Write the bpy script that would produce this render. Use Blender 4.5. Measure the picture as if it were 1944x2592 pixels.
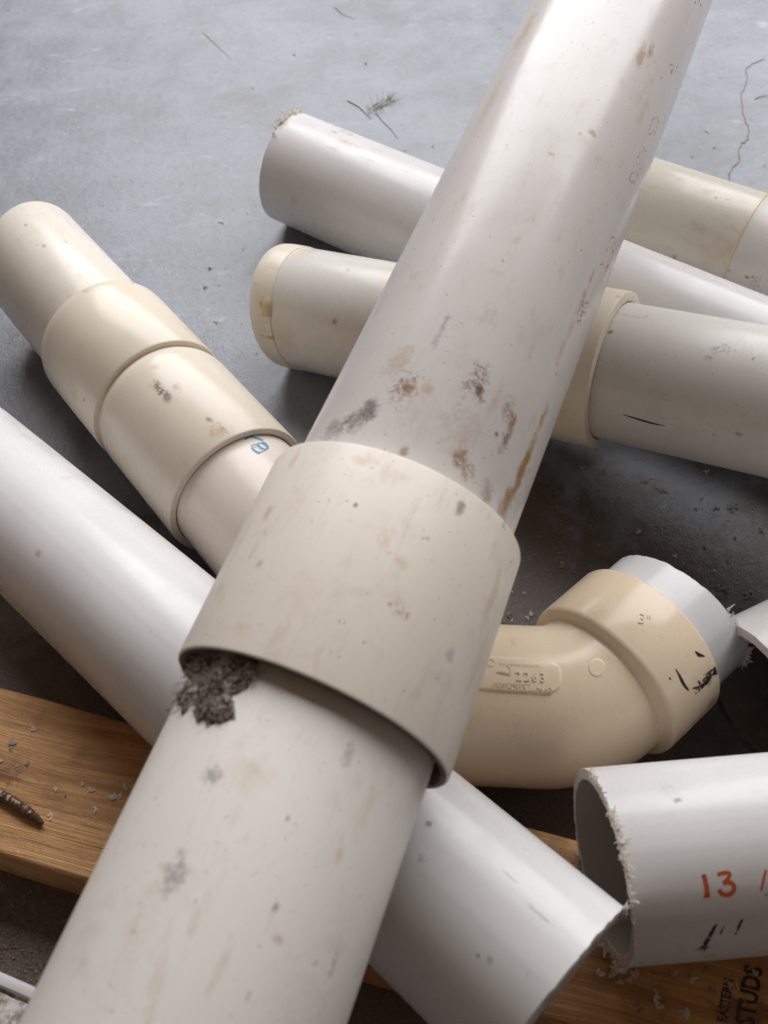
import bpy, bmesh, math, random
import numpy as np
from mathutils import Vector, Matrix, noise as mnoise
from mathutils.bvhtree import BVHTree

random.seed(7)
sc = bpy.context.scene
for o in list(bpy.data.objects):
    bpy.data.objects.remove(o)
COL = sc.collection
MM = 0.001

# ------------------------------------------------------------------ camera
FPX, CH = 2676.73, 578.289                      # focal length in photo pixels, camera height in mm
MW = np.array([[0.997584, 0.069469, 0.0], [-0.054987, 0.78962, -0.611127], [-0.042454, 0.60965, 0.791533]])
cam_d = bpy.data.cameras.new('camera')
cam = bpy.data.objects.new('camera', cam_d)
COL.objects.link(cam)
cam_d.sensor_fit = 'HORIZONTAL'
cam_d.sensor_width = 24.0
cam_d.lens = FPX / 1944 * 24.0
cam_d.clip_start = 0.01
cam_d.clip_end = 200
cm = Matrix([list(MW[0]) + [0], list(MW[1]) + [0], list(MW[2]) + [CH * MM], [0, 0, 0, 1]])
cam.matrix_world = cm
cam_d.dof.use_dof = True
cam_d.dof.focus_distance = 0.64
cam_d.dof.aperture_fstop = 10.0
sc.camera = cam

# ------------------------------------------------------------------ light: an open garage doorway behind the pile, dim warm interior
world = bpy.data.worlds.new('World')
sc.world = world
world.use_nodes = True
bg = world.node_tree.nodes['Background']
bg.inputs[0].default_value = (1.0, 0.72, 0.53, 1)
bg.inputs[1].default_value = 0.12

def area(name, loc, target, w, h, power, col):
    d = bpy.data.lights.new(name, 'AREA')
    d.shape = 'RECTANGLE'
    d.size, d.size_y, d.energy, d.color = w, h, power, col
    o = bpy.data.objects.new(name, d)
    COL.objects.link(o)
    o.location = loc
    o.rotation_euler = (Vector(target) - Vector(loc)).to_track_quat('-Z', 'Y').to_euler()
    return o
area('doorway_light', (0.65, 2.25, 1.75), (0.0, 0.42, 0.15), 3.6, 1.9, 130, (0.985, 0.98, 1.0))
sc.view_settings.view_transform = 'Standard'
sc.view_settings.look = 'None'
sc.view_settings.gamma = 1.0
sc.view_settings.exposure = 0.0
sc.view_settings.use_curve_mapping = False
sc.cycles.max_bounces = 8
sc.cycles.diffuse_bounces = 5

# ------------------------------------------------------------------ node helpers
class NT:
    def __init__(self, name):
        self.mat = bpy.data.materials.new(name)
        self.mat.use_nodes = True
        self.t = self.mat.node_tree
        self.b = self.t.nodes['Principled BSDF']
        self.tc = self.t.nodes.new('ShaderNodeTexCoord')
        self.obj = self.tc.outputs['Object']
    def link(self, a, b): self.t.links.new(a, b)
    def _in(self, sock, v):
        if hasattr(v, 'is_linked'): self.link(v, sock)
        elif v is not None:
            if isinstance(v, (tuple, list)) and len(v) == 3 and sock.type == 'RGBA': v = (*v, 1)
            sock.default_value = v
    def math(self, op, a, b=None, clamp=False):
        n = self.t.nodes.new('ShaderNodeMath'); n.operation = op; n.use_clamp = clamp
        self._in(n.inputs[0], a)
        if b is not None: self._in(n.inputs[1], b)
        return n.outputs[0]
    def vmath(self, op, a, b=None):
        n = self.t.nodes.new('ShaderNodeVectorMath'); n.operation = op
        self._in(n.inputs[0], a)
        if b is not None: self._in(n.inputs[1], b)
        return n.outputs['Value'] if op in ('LENGTH', 'DISTANCE', 'DOT_PRODUCT') else n.outputs[0]
    def noise(self, scale, detail=3, rough=0.55, vec=None, out='Fac', dist=0):
        n = self.t.nodes.new('ShaderNodeTexNoise')
        n.inputs['Scale'].default_value = scale; n.inputs['Detail'].default_value = detail
        n.inputs['Roughness'].default_value = rough; n.inputs['Distortion'].default_value = dist
        self.link(vec if vec is not None else self.obj, n.inputs['Vector'])
        return n.outputs[out]
    def ramp(self, v, a, b, lo=0.0, hi=1.0, smooth=True):
        n = self.t.nodes.new('ShaderNodeMapRange')
        n.interpolation_type = 'SMOOTHSTEP' if smooth else 'LINEAR'
        self._in(n.inputs[0], v)
        n.inputs[1].default_value, n.inputs[2].default_value = a, b
        n.inputs[3].default_value, n.inputs[4].default_value = lo, hi
        return n.outputs[0]
    def mix(self, fac, a, b, mode='MIX'):
        n = self.t.nodes.new('ShaderNodeMix'); n.data_type = 'RGBA'; n.blend_type = mode
        self._in(n.inputs[0], fac); self._in(n.inputs[6], a); self._in(n.inputs[7], b)
        return n.outputs[2]
    def scaled(self, s, vec=None):
        return self.vmath('MULTIPLY', vec if vec is not None else self.obj, s)
    def bump(self, h, dist, strength=1.0, prev=None):
        n = self.t.nodes.new('ShaderNodeBump')
        n.inputs['Strength'].default_value = strength; n.inputs['Distance'].default_value = dist
        self.link(h, n.inputs['Height'])
        if prev is not None: self.link(prev, n.inputs['Normal'])
        return n.outputs[0]
    def set(self, **kw):
        for k, v in kw.items(): self._in(self.b.inputs[k.replace('_', ' ')], v)

def plain(name, col, rough=0.5, var=0.12, scale=200, metallic=0.0):
    m = NT(name)
    n = m.noise(scale, 3)
    c = m.mix(n, tuple(x * (1 - var) for x in col), tuple(min(1, x * (1 + var)) for x in col))
    m.set(Base_Color=c, Roughness=rough, Metallic=metallic)
    return m.mat

BROWN, TAN, GREY, DARK, YEL, GREEN = (0.27, 0.115, 0.028), (0.48, 0.30, 0.13), (0.20, 0.165, 0.155), (0.05, 0.033, 0.026), (0.52, 0.32, 0.09), (0.13, 0.13, 0.06)

def pvc(name, base, stains=(), film=0.35, rough=0.30, speck=0.5, seed=0.0, filmcol=(0.40, 0.35, 0.30)):
    """procedural plastic; stains = (local centre, (radius across, radius along) m, colour, strength, spottiness)"""
    m = NT(name)
    v = m.vmath('ADD', m.obj, (seed, seed * 0.7, seed * 1.3))
    big = m.noise(9, 3, vec=v)
    mid = m.noise(55, 4, 0.7, vec=v)
    fine = m.noise(420, 1, 0.6, vec=v)
    sc_l = m.noise(1.0, 3, 0.6, vec=m.vmath('MULTIPLY', v, (700, 700, 14)))
    sc_r = m.noise(1.0, 1, 0.6, vec=m.vmath('MULTIPLY', v, (25, 25, 900)))
    c = m.mix(m.ramp(big, 0.3, 0.7), tuple(x * 0.95 for x in base), tuple(min(1, x * 1.03) for x in base))
    f1 = m.math('MULTIPLY', m.ramp(mid, 0.52, 0.78), film)
    c = m.mix(f1, c, filmcol)
    f2 = m.math('MULTIPLY', m.ramp(sc_l, 0.62, 0.80), 0.24 * min(1, film * 4))
    c = m.mix(f2, c, (0.30, 0.27, 0.25))
    mp = m.t.nodes.new('ShaderNodeMapping'); mp.inputs['Rotation'].default_value = (0.5, 0.35, 0.9); mp.inputs['Scale'].default_value = (45, 1300, 1300)
    m.link(v, mp.inputs['Vector'])
    f4 = m.math('MULTIPLY', m.math('MULTIPLY', m.ramp(m.noise(1.0, 2, 0.5, vec=mp.outputs[0]), 0.69, 0.76), m.ramp(big, 0.45, 0.6)), 0.30)
    c = m.mix(f4, c, tuple(x * 0.62 for x in base))
    f3 = m.math('MULTIPLY', m.ramp(m.noise(380, 2, 0.8, vec=v), 0.675, 0.725), speck * .75)
    c = m.mix(f3, c, (0.14, 0.09, 0.05))
    if film >= .2:      # a handled, grubby surface: tan rub marks broken up along the pipe
        gr = m.noise(1.0, 5, 0.75, vec=m.vmath('MULTIPLY', v, (110, 110, 38)))
        c = m.mix(m.math('MULTIPLY', m.ramp(gr, 0.54, 0.72), 0.30), c, (0.46, 0.33, 0.20))
    warp = m.noise(170, 6, 0.78, vec=v)
    spots = m.noise(420, 4, 0.7, vec=v)
    for (ct, (rt, rz), col, stg, spot) in stains:
        d = m.vmath('LENGTH', m.vmath('MULTIPLY', m.vmath('SUBTRACT', m.obj, tuple(ct)), (1 / rt, 1 / rt, 1 / rz)))
        d = m.math('ADD', d, m.ramp(warp, 0.25, 0.75, -0.75, 0.75, False))
        fac = m.math('MULTIPLY', m.ramp(d, 1.0, 0.15), stg * .85)
        if spot > 0:
            sp = m.ramp(spots, 0.62 - 0.25 * (1 - spot), 0.46 - 0.25 * (1 - spot), 1.0, 0.0)
            fac = m.math('MULTIPLY', fac, sp)
        c = m.mix(fac, c, col)
    r = m.math('ADD', m.ramp(mid, 0.3, 0.75, rough - 0.05, rough + 0.08), m.math('MULTIPLY', f2, 0.6))
    h = m.math('ADD', m.math('MULTIPLY', fine, 0.5), m.math('MULTIPLY', sc_r, 0.35))
    nb = m.bump(h, 0.00018, 0.16)
    m.set(Base_Color=c, Roughness=r, Normal=nb, IOR=1.5, Specular_IOR_Level=0.36)
    return m.mat

# ------------------------------------------------------------------ geometry helpers
def W(p): return Vector((p[0] * MM, p[1] * MM, p[2] * MM))
def pix_ray(u, v):
    c = np.array([(u - 972) / FPX, -(v - 1296) / FPX, -1.0])
    return Vector((MW @ c).tolist()).normalized()
CAMP = Vector((0, 0, CH * MM))
def on_plane(u, v, z=0.0):
    r = pix_ray(u, v)
    return CAMP + r * ((z - CAMP.z) / r.z)

def empty(name, loc, label, cat, group=None):
    o = bpy.data.objects.new(name, None)
    o.empty_display_size = 0.03
    COL.objects.link(o)
    o.location = loc
    o['label'] = label; o['category'] = cat
    if group: o['group'] = group
    o['_loc'] = list(loc)
    return o
def tag(o, label, cat, group=None, kind=None):
    if label: o['label'] = label
    if cat: o['category'] = cat
    if group: o['group'] = group
    if kind: o['kind'] = kind
    return o
WORLD = {}
def wm(o): return WORLD.get(o.name, Matrix.Identity(4))
def put(name, verts, faces, mat, parent=None, mtx=None, smooth=True, angle=35):
    me = bpy.data.meshes.new(name)
    me.from_pydata([tuple(v) for v in verts], [], faces)
    me.update()
    if smooth:
        me.shade_smooth()
        me.set_sharp_from_angle(angle=math.radians(angle))
    if mat: me.materials.append(mat)
    o = bpy.data.objects.new(name, me)
    COL.objects.link(o)
    mtx = mtx or Matrix.Identity(4)
    WORLD[o.name] = mtx.copy()
    if parent:
        o.parent = parent
        pm = wm(parent) if parent.type == 'MESH' else Matrix.Translation(Vector(parent['_loc']))
        o.matrix_parent_inverse = pm.inverted()
    o.matrix_basis = mtx
    return o
def frame(p, d):
    d = Vector(d).normalized()
    e1 = d.cross(Vector((0, 0, 1))).normalized()
    e2 = e1.cross(d)
    m = Matrix((e1, -e2, d)).transposed().to_4x4()
    m.translation = W(p)
    return m
BV = {}
def bvh(o):
    if o.name not in BV:
        m = wm(o); me = o.data
        BV[o.name] = BVHTree.FromPolygons([m @ v.co for v in me.vertices], [tuple(p.vertices) for p in me.polygons])
    return BV[o.name]
def hit(o, u, v):
    loc, nor, i, dist = bvh(o).ray_cast(CAMP, pix_ray(u, v))
    if loc is None: return None
    if nor.dot(pix_ray(u, v)) > 0: nor = -nor
    return loc, nor
def hit_cyl(mtx, R, u, v):
    """photo point -> local coordinates on a cylinder of radius R (m)"""
    inv = mtx.inverted(); o = inv @ CAMP; d = inv.to_3x3() @ pix_ray(u, v)
    a = d.x ** 2 + d.y ** 2; b = 2 * (o.x * d.x + o.y * d.y); c = o.x ** 2 + o.y ** 2 - R * R
    q = b * b - 4 * a * c
    t = (-b - math.sqrt(max(q, 0))) / (2 * a)
    return o + d * t

def lathe(name, p, d, prof, mat, parent, seg=144, cuts=None, jag=0.0):
    """prof = closed list of (r, z, endtag) in mm; endtag 0/1 rings get the slanted cut of that end"""
    mtx = frame(p, d)
    cuts = cuts or ((0, 0), (0, 0))
    verts, faces = [], []
    n = len(prof)
    for (r, z, e) in prof:
        for k in range(seg):
            t = 2 * math.pi * k / seg
            x, y = math.cos(t), math.sin(t)
            dz = 0
            if e in (0, 1):
                dz = cuts[e][0] * x - cuts[e][1] * y
                if jag: dz += jag * (mnoise.noise(Vector((x * 9, y * 9, z * .1))) + 0.6 * mnoise.noise(Vector((x * 30, y * 30, z * .1))))
            verts.append((r * x * MM, r * y * MM, (z + dz) * MM))
    for i in range(n):
        j = (i + 1) % n
        for k in range(seg):
            q = (k + 1) % seg
            faces.append((i * seg + k, i * seg + q, j * seg + q, j * seg + k))
    return put(name, verts, faces, mat, parent, mtx)
def tube_prof(R, wall, s0, s1, ch=0.7, steps=1):
    Ri = R - wall
    out = [(R - ch, s0, 0), (R - ch * .3, s0 + ch * .3, 0), (R, s0 + ch, 0)]
    for k in range(1, steps): out.append((R, s0 + (s1 - s0) * k / steps, -1))
    out += [(R, s1 - ch, 1), (R - ch * .3, s1 - ch * .3, 1), (R - ch, s1, 1), (Ri + ch * .6, s1, 1), (Ri, s1 - ch * .6, 1), (Ri, s0 + ch * .6, 0), (Ri + ch * .6, s0, 0)]
    return out

def stains_for(p, d, R, items):
    m = frame(p, d); out = []
    for (u, v, rt, rz, col, stg, spot) in items:
        out.append((hit_cyl(m, R * MM, u, v), (rt * MM, rz * MM), col, stg, spot))
    return out

def ribbon(name, target, pts, width, mat, parent, h=0.12, n=10, taper=False, label=None):
    """a painted or scratched stroke lying on the target's surface; pts/width in photo px"""
    P = [Vector((a, b)) for a, b in pts]
    dense = []
    for i in range(len(P) - 1):
        p0, p1, p2, p3 = P[max(i - 1, 0)], P[i], P[i + 1], P[min(i + 2, len(P) - 1)]
        for k in range(n):
            t = k / n
            dense.append(0.5 * ((2 * p1) + (p2 - p0) * t + (2 * p0 - 5 * p1 + 4 * p2 - p3) * t * t + (3 * p1 - p0 - 3 * p2 + p3) * t ** 3))
    dense.append(P[-1])
    verts, faces = [], []
    N = len(dense)
    last = None
    for i, q in enumerate(dense):
        t = (dense[min(i + 1, N - 1)] - dense[max(i - 1, 0)])
        if t.length < 1e-6: continue
        t.normalize(); nn = Vector((-t.y, t.x))
        f = i / (N - 1)
        w = width if not isinstance(width, (tuple, list)) else width[0] + (width[1] - width[0]) * f
        if taper: w = w * (0.25 + 0.75 * math.sin(math.pi * min(max(f, 0.02), 0.98)))
        w *= 1 + 0.18 * mnoise.noise(Vector((q.x * .15, q.y * .15, 3.1)))
        row = []
        for s in (-0.5, 0, 0.5):
            hh = hit(target, q.x + nn.x * w * s, q.y + nn.y * w * s)
            if hh is None: row = None; break
            row.append(hh[0] + hh[1] * h * MM)
        if row is None: last = None; continue
        b = len(verts); verts += row
        if last is not None:
            for c in (0, 1): faces.append((last + c, last + c + 1, b + c + 1, b + c))
        last = b
    if not faces: return None
    o = put(name, verts, faces, mat, parent)
    if label: o['label'] = label
    return o

def text_on(name, target, s, origin, xdir, ydir, mat, parent, h=0.12, emboss=0.0, spacing=1.0, label=None, shear=0.0, bold=0.0):
    """text whose em square maps to photo px by origin + x*xdir + y*ydir, laid on the target's surface"""
    cu = bpy.data.curves.new('t', 'FONT'); cu.body = s; cu.size = 1.0; cu.space_character = spacing
    cu.resolution_u = 3; cu.offset = bold; cu.extrude = 0.5 if emboss else 0.0; cu.shear = shear
    ob = bpy.data.objects.new('t', cu); COL.objects.link(ob)
    me = bpy.data.meshes.new_from_object(ob.evaluated_get(bpy.context.evaluated_depsgraph_get()))
    bm = bmesh.new(); bm.from_mesh(me)
    verts, ok = [], {}
    for v in bm.verts:
        u = origin[0] + v.co.x * xdir[0] + v.co.y * ydir[0]; w = origin[1] + v.co.x * xdir[1] + v.co.y * ydir[1]
        hh = hit(target, u, w)
        ok[v.index] = hh is not None
        verts.append(hh[0] + hh[1] * (h + (emboss * (v.co.z + 0.5))) * MM if hh else Vector((0, 0, -1)))
    faces = [tuple(v.index for v in f.verts) for f in bm.faces if all(ok[v.index] for v in f.verts)]
    used = sorted({i for f in faces for i in f}); re = {a: b for b, a in enumerate(used)}
    bm.free(); bpy.data.objects.remove(ob); bpy.data.curves.remove(cu); bpy.data.meshes.remove(me)
    if not faces: return None
    o = put(name, [verts[i] for i in used], [tuple(re[i] for i in f) for f in faces], mat, parent, smooth=False)
    if label: o['label'] = label
    return o

def strand(verts, faces, p, dirv, length, w, curl=0.8, steps=7, rnd=random, up=None, thick=True):
    """a curling thin shaving appended to verts/faces (square section, 4 sided)"""
    d = Vector(dirv).normalized()
    ax = Vector((rnd.uniform(-1, 1), rnd.uniform(-1, 1), rnd.uniform(-1, 1))).normalized()
    pos = Vector(p); ring0 = None
    cr = rnd.uniform(-curl, curl)
    for k in range(steps + 1):
        f = k / steps
        a = d.orthogonal().normalized() if up is None else (d.cross(up)).normalized() if d.cross(up).length > 1e-4 else d.orthogonal().normalized()
        b = d.cross(a).normalized()
        ww = w * (1 - 0.75 * f); hh = ww * (0.35 if thick else 0.12)
        base = len(verts)
        verts += [pos + a * ww, pos + b * hh, pos - a * ww, pos - b * hh]
        if ring0 is not None:
            for c in range(4): faces.append((ring0 + c, ring0 + (c + 1) % 4, base + (c + 1) % 4, base + c))
        else: faces.append((base, base + 1, base + 2, base + 3))
        ring0 = base
        d = (Matrix.Rotation(cr * 2.2 / steps, 3, ax) @ d + Vector((rnd.gauss(0, .08), rnd.gauss(0, .08), rnd.gauss(0, .08)))).normalized()
        pos = pos + d * (length / steps)
    faces.append((ring0 + 3, ring0 + 2, ring0 + 1, ring0))

def burrs(parent_part, p, d, s, R, angs, n, mat, length=(2, 7), cut=(0, 0), w=(0.25, 0.6), seed=1, back=0.4, name='saw_burrs'):
    """ragged plastic fringe left by the saw, round part of a cut end"""
    rnd = random.Random(seed); m = frame(p, d); V, F = [], []
    for _ in range(n):
        t = math.radians(rnd.uniform(*rnd.choice(angs)))
        x, y = math.cos(t), math.sin(t)
        z = s + cut[0] * x - cut[1] * y
        q = m @ Vector((R * x * MM, R * y * MM, z * MM))
        dl = Vector((x, y, 0)) * rnd.uniform(.2, 1) + Vector((0, 0, rnd.uniform(-back, 1 - back) * (1 if s > 0 else 1))) + Vector((rnd.gauss(0, .4), rnd.gauss(0, .4), rnd.gauss(0, .4)))
        strand(V, F, q, m.to_3x3() @ dl, rnd.uniform(*length) * .7 * MM, rnd.uniform(*w) * 1.7 * MM, 2.4, 5, rnd)
    o = put(name, V, F, mat, parent_part, smooth=False)
    o['kind'] = 'stuff'
    return o

# ------------------------------------------------------------------ materials
def concrete():
    m = NT('concrete_floor')
    v = m.obj
    a = m.noise(3.2, 5, 0.6); b = m.noise(17, 6, 0.62, dist=0.4); c_ = m.noise(120, 5, 0.65); d_ = m.noise(650, 3, 0.6)
    col = m.mix(m.ramp(b, 0.32, 0.68), (0.158, 0.173, 0.200), (0.242, 0.264, 0.303))
    col = m.mix(m.math('MULTIPLY', m.ramp(a, 0.42, 0.70), 0.45), col, (0.30, 0.323, 0.365))
    sm = m.noise(1.0, 5, 0.6, vec=m.scaled((16, 46, 10)), dist=1.0)
    col = m.mix(m.math('MULTIPLY', m.ramp(sm, 0.60, 0.78), 0.7), col, (0.40, 0.425, 0.465))
    br = m.noise(8.5, 4, 0.6, vec=m.vmath('ADD', v, (3.3, 1.7, 0)))
    col = m.mix(m.math('MULTIPLY', m.ramp(br, 0.52, 0.68), 0.28), col, (0.085, 0.064, 0.048))
    col = m.mix(m.math('MULTIPLY', m.ramp(c_, 0.50, 0.75), 0.30), col, (0.08, 0.075, 0.07))
    col = m.mix(m.math('MULTIPLY', m.ramp(m.noise(240, 2, .7), 0.665, 0.71), 0.5), col, (0.08, 0.07, 0.06))
    col = m.mix(m.math('MULTIPLY', m.ramp(m.noise(170, 2, vec=m.vmath('ADD', v, (9, 4, 2))), 0.68, 0.73), 0.55), col, (0.40, 0.40, 0.40))
    # brown dirt plus painted-in shade round the pile, broken up by noise
    dd = m.vmath('LENGTH', m.vmath('MULTIPLY', m.vmath('SUBTRACT', v, (0.02, 0.20, 0.0)), (1 / 0.46, 1 / 0.34, 0.0)))
    dd = m.math('ADD', dd, m.math('ADD', m.ramp(b, 0.2, 0.8, -0.45, 0.45, False), m.ramp(c_, 0.2, 0.8, -0.35, 0.35, False)))
    dirt = m.math('MULTIPLY', m.ramp(dd, 1.05, 0.55), 0.8)
    col = m.mix(dirt, col, m.mix(m.ramp(d_, .35, .65), (0.075, 0.052, 0.038), (0.145, 0.105, 0.078)))
    rough = m.ramp(b, 0.3, 0.7, 0.30, 0.44)
    nb = m.bump(m.math('ADD', m.math('MULTIPLY', d_, 0.5), c_), 0.001, 0.6)
    nb = m.bump(b, 0.002, 0.25, nb)
    m.set(Base_Color=col, Roughness=rough, Normal=nb)
    return m.mat
def pine():
    m = NT('pine_wood')
    # local x runs along the board
    warpv = m.vmath('ADD', m.obj, m.vmath('MULTIPLY', m.noise(4, 3, out='Color'), (0.02, 0.02, 0.02)))
    g = m.noise(1.0, 4, 0.6, vec=m.vmath('MULTIPLY', warpv, (5, 150, 150)))
    g2 = m.noise(1.0, 3, 0.6, vec=m.vmath('MULTIPLY', warpv, (16, 900, 900)))
    col = m.mix(m.ramp(g, 0.30, 0.70), (0.40, 0.20, 0.075), (0.64, 0.36, 0.145))
    col = m.mix(m.math('MULTIPLY', m.ramp(g, 0.60, 0.68), 0.35), col, (0.30, 0.15, 0.06))
    col = m.mix(m.math('MULTIPLY', m.ramp(g2, 0.45, 0.72), 0.5), col, (0.26, 0.13, 0.05))
    mid = m.noise(26, 4)
    col = m.mix(m.math('MULTIPLY', m.ramp(mid, 0.52, 0.70), 0.5), col, (0.17, 0.095, 0.05))
    for (cx, cy, rx, ry) in KNOTS:
        d = m.vmath('LENGTH', m.vmath('MULTIPLY', m.vmath('SUBTRACT', m.obj, (cx, cy, 0.0)), (1 / rx, 1 / ry, 0.0)))
        d = m.math('ADD', d, m.ramp(m.noise(140, 3), .3, .7, -.35, .35))
        col = m.mix(m.math('MULTIPLY', m.ramp(d, 1.0, 0.3), 0.75), col, (0.16, 0.06, 0.025))
    rough = m.ramp(mid, 0.3, 0.7, 0.42, 0.66)
    m.set(Base_Color=col, Roughness=rough, Normal=m.bump(m.math('ADD', m.math('ADD', g, g2), m.noise(1.0, 4, .7, vec=m.vmath('MULTIPLY', m.obj, (420, 160, 160)))), 0.0012, 0.7))
    return m.mat

M_ink_black = plain('black_marker', (0.022, 0.018, 0.02), 0.5, 0.4, 400)
M_ink_blue = plain('blue_print', (0.06, 0.24, 0.40), 0.45, 0.3, 900)
def faded_ink(name, col, lo, hi, scale):
    """worn ink: the print has come away in spots, down to the plastic underneath"""
    m = NT(name)
    m.set(Base_Color=col, Roughness=0.4, Alpha=m.ramp(m.noise(scale, 3, 0.6), lo, hi))
    return m.mat
M_ink_pink = faded_ink('worn_red_print', (0.58, 0.17, 0.20), 0.44, 0.70, 420)
M_ink_red = faded_ink('orange_red_marker', (0.54, 0.09, 0.025), 0.26, 0.40, 260)
M_ink_rub = faded_ink('rubbed_black_marker', (0.02, 0.017, 0.018), 0.38, 0.55, 420)
M_stamp = faded_ink('lumber_stamp_ink', (0.028, 0.02, 0.018), 0.34, 0.48, 500)
def flake(name, col):
    m = NT(name)
    c = m.mix(m.noise(600, 2), tuple(x * .88 for x in col), tuple(min(1, x * 1.08) for x in col))
    m.set(Base_Color=c, Roughness=0.55)
    tr_ = m.t.nodes.new('ShaderNodeBsdfTranslucent'); m.link(c, tr_.inputs[0])
    mx = m.t.nodes.new('ShaderNodeMixShader'); mx.inputs[0].default_value = 0.62
    m.link(m.b.outputs[0], mx.inputs[1]); m.link(tr_.outputs[0], mx.inputs[2])
    m.link(mx.outputs[0], m.t.nodes['Material Output'].inputs[0])
    return m.mat
M_shav = flake('plastic_shaving', (0.93, 0.90, 0.85))
M_shav_d = flake('soiled_shaving', (0.62, 0.57, 0.50))
M_twig = plain('dry_twig', (0.19, 0.14, 0.095), 0.8, 0.3, 800)
M_straw = plain('dry_straw', (0.42, 0.34, 0.18), 0.7, 0.3, 800)
M_grass = plain('dry_grass', (0.30, 0.27, 0.14), 0.75, 0.35, 800)
M_dust_d = plain('dark_fluff', (0.085, 0.06, 0.048), 0.9, 0.4, 900)
M_dust_l = plain('pale_fluff', (0.48, 0.42, 0.37), 0.9, 0.3, 900)
M_crack = plain('crack_dirt', (0.22, 0.17, 0.16), 0.8, 0.3, 300)
M_steel = plain('rusty_steel', (0.15, 0.10, 0.075), 0.42, 0.4, 700, metallic=0.7)

WHITE, LILAC, CREAM, TANP, OLDW = (0.72, 0.705, 0.68), (0.755, 0.73, 0.705), (0.755, 0.685, 0.565), (0.80, 0.665, 0.49), (0.695, 0.67, 0.625)

# ================================================================== the setting
fl_mat = concrete()
fv = []
NX = 2
floor = put('floor', [(-6, -3, 0), (6, -3, 0), (6, 9, 0), (-6, 9, 0)], [(0, 1, 2, 3)], fl_mat, smooth=False)
floor['kind'] = 'structure'
BV['floor'] = BVHTree.FromPolygons([Vector((-6, -3, 0)), Vector((6, -3, 0)), Vector((6, 9, 0)), Vector((-6, 9, 0))], [(0, 1, 2, 3)])
crack_px = [(1640, 335), (1605, 345), (1570, 360), (1535, 400), (1540, 440), (1536, 480), (1510, 530), (1512, 590), (1525, 660), (1540, 700), (1550, 745), (1545, 790), (1515, 815), (1490, 850), (1495, 910), (1465, 945), (1440, 980), (1440, 1020), (1452, 1090)]
cp = []
for i in range(len(crack_px) - 1):
    for t in (0, .33, .66):
        x = crack_px[i][0] * (1 - t) + crack_px[i + 1][0] * t; y = crack_px[i][1] * (1 - t) + crack_px[i + 1][1] * t
        cp.append((1200 + .4485 * x + random.gauss(0, 1.6), .4485 * y + random.gauss(0, 1.6)))
ribbon('crack', floor, cp, 2.3, M_crack, floor, h=0.4, n=3)

# ================================================================== pine stud under the pipes
PA, PB = Vector((-230.294, 308.543)), Vector((64.427, 202.931))
pu = (PB - PA).normalized(); pn = Vector((pu.y, -pu.x))       # pn points to the camera side
if pn.y > 0: pn = -pn
x0, x1, TH, WD = -260, 640, 38.0, 88.5
o2 = PA
pm = Matrix(((pu.x, -pn.x, 0, o2.x * MM), (pu.y, -pn.y, 0, o2.y * MM), (0, 0, 1, 0), (0, 0, 0, 1)))
def plank_local(u, v):
    return pm.inverted() @ on_plane(u, v, TH * MM)
k1 = plank_local(10, 1965)
KNOTS = [(k1.x, k1.y, 0.014, 0.009), (0.30, -0.03, 0.012, 0.008), (0.43, -0.06, 0.02, 0.01)]
M_pine = pine()
rc = 2.6
sec = []
for (cx, cz, a0) in ((-rc, TH - rc, 0), (-WD + rc, TH - rc, 90), (-WD + rc, rc + .3, 180), (-rc, rc + .3, 270)):
    for k in range(5):
        a = math.radians(a0 + 90 * k / 4); sec.append((cx + rc * math.cos(a), cz + rc * math.sin(a)))
NS = 60; V, F = [], []
for i in range(NS + 1):
    xx = x0 + (x1 - x0) * i / NS
    for j, (yy, zz) in enumerate(sec):
        V.append((xx * MM, (yy + .9 * mnoise.noise(Vector((xx * .02, j * .5, 0)))) * MM, (zz + .45 * mnoise.noise(Vector((xx * .05, j * .7, 5)))) * MM))
ns = len(sec)
for i in range(NS):
    for j in range(ns):
        F.append((i * ns + j, (i + 1) * ns + j, (i + 1) * ns + (j + 1) % ns, i * ns + (j + 1) % ns))
F.append(tuple(range(ns))); F.append(tuple(NS * ns + j for j in reversed(range(ns))))
stud = put('wood_stud', V, F, M_pine, None, pm)
tag(stud, 'orange brown pine stud lying under the white pipes, stamped EASTERN STUDS', 'lumber')
# ink stamp across the board
text_on('stamp_lettering', stud, 'EASTERN', (1838, 2590), (4.5, -27), (-34, -5.5), M_stamp, stud, h=0.10, spacing=1.0, shear=0.12, bold=.035)
text_on('stamp_lettering', stud, 'STUDS', (1906, 2600), (8, -50), (-66, -10), M_stamp, stud, h=0.10, spacing=1.0, shear=0.12, bold=.035)
text_on('stamp_lettering', stud, 'KD  19', (1990, 2590), (7, -46), (-60, -9), M_stamp, stud, h=0.10, shear=0.12, bold=.035)

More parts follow.
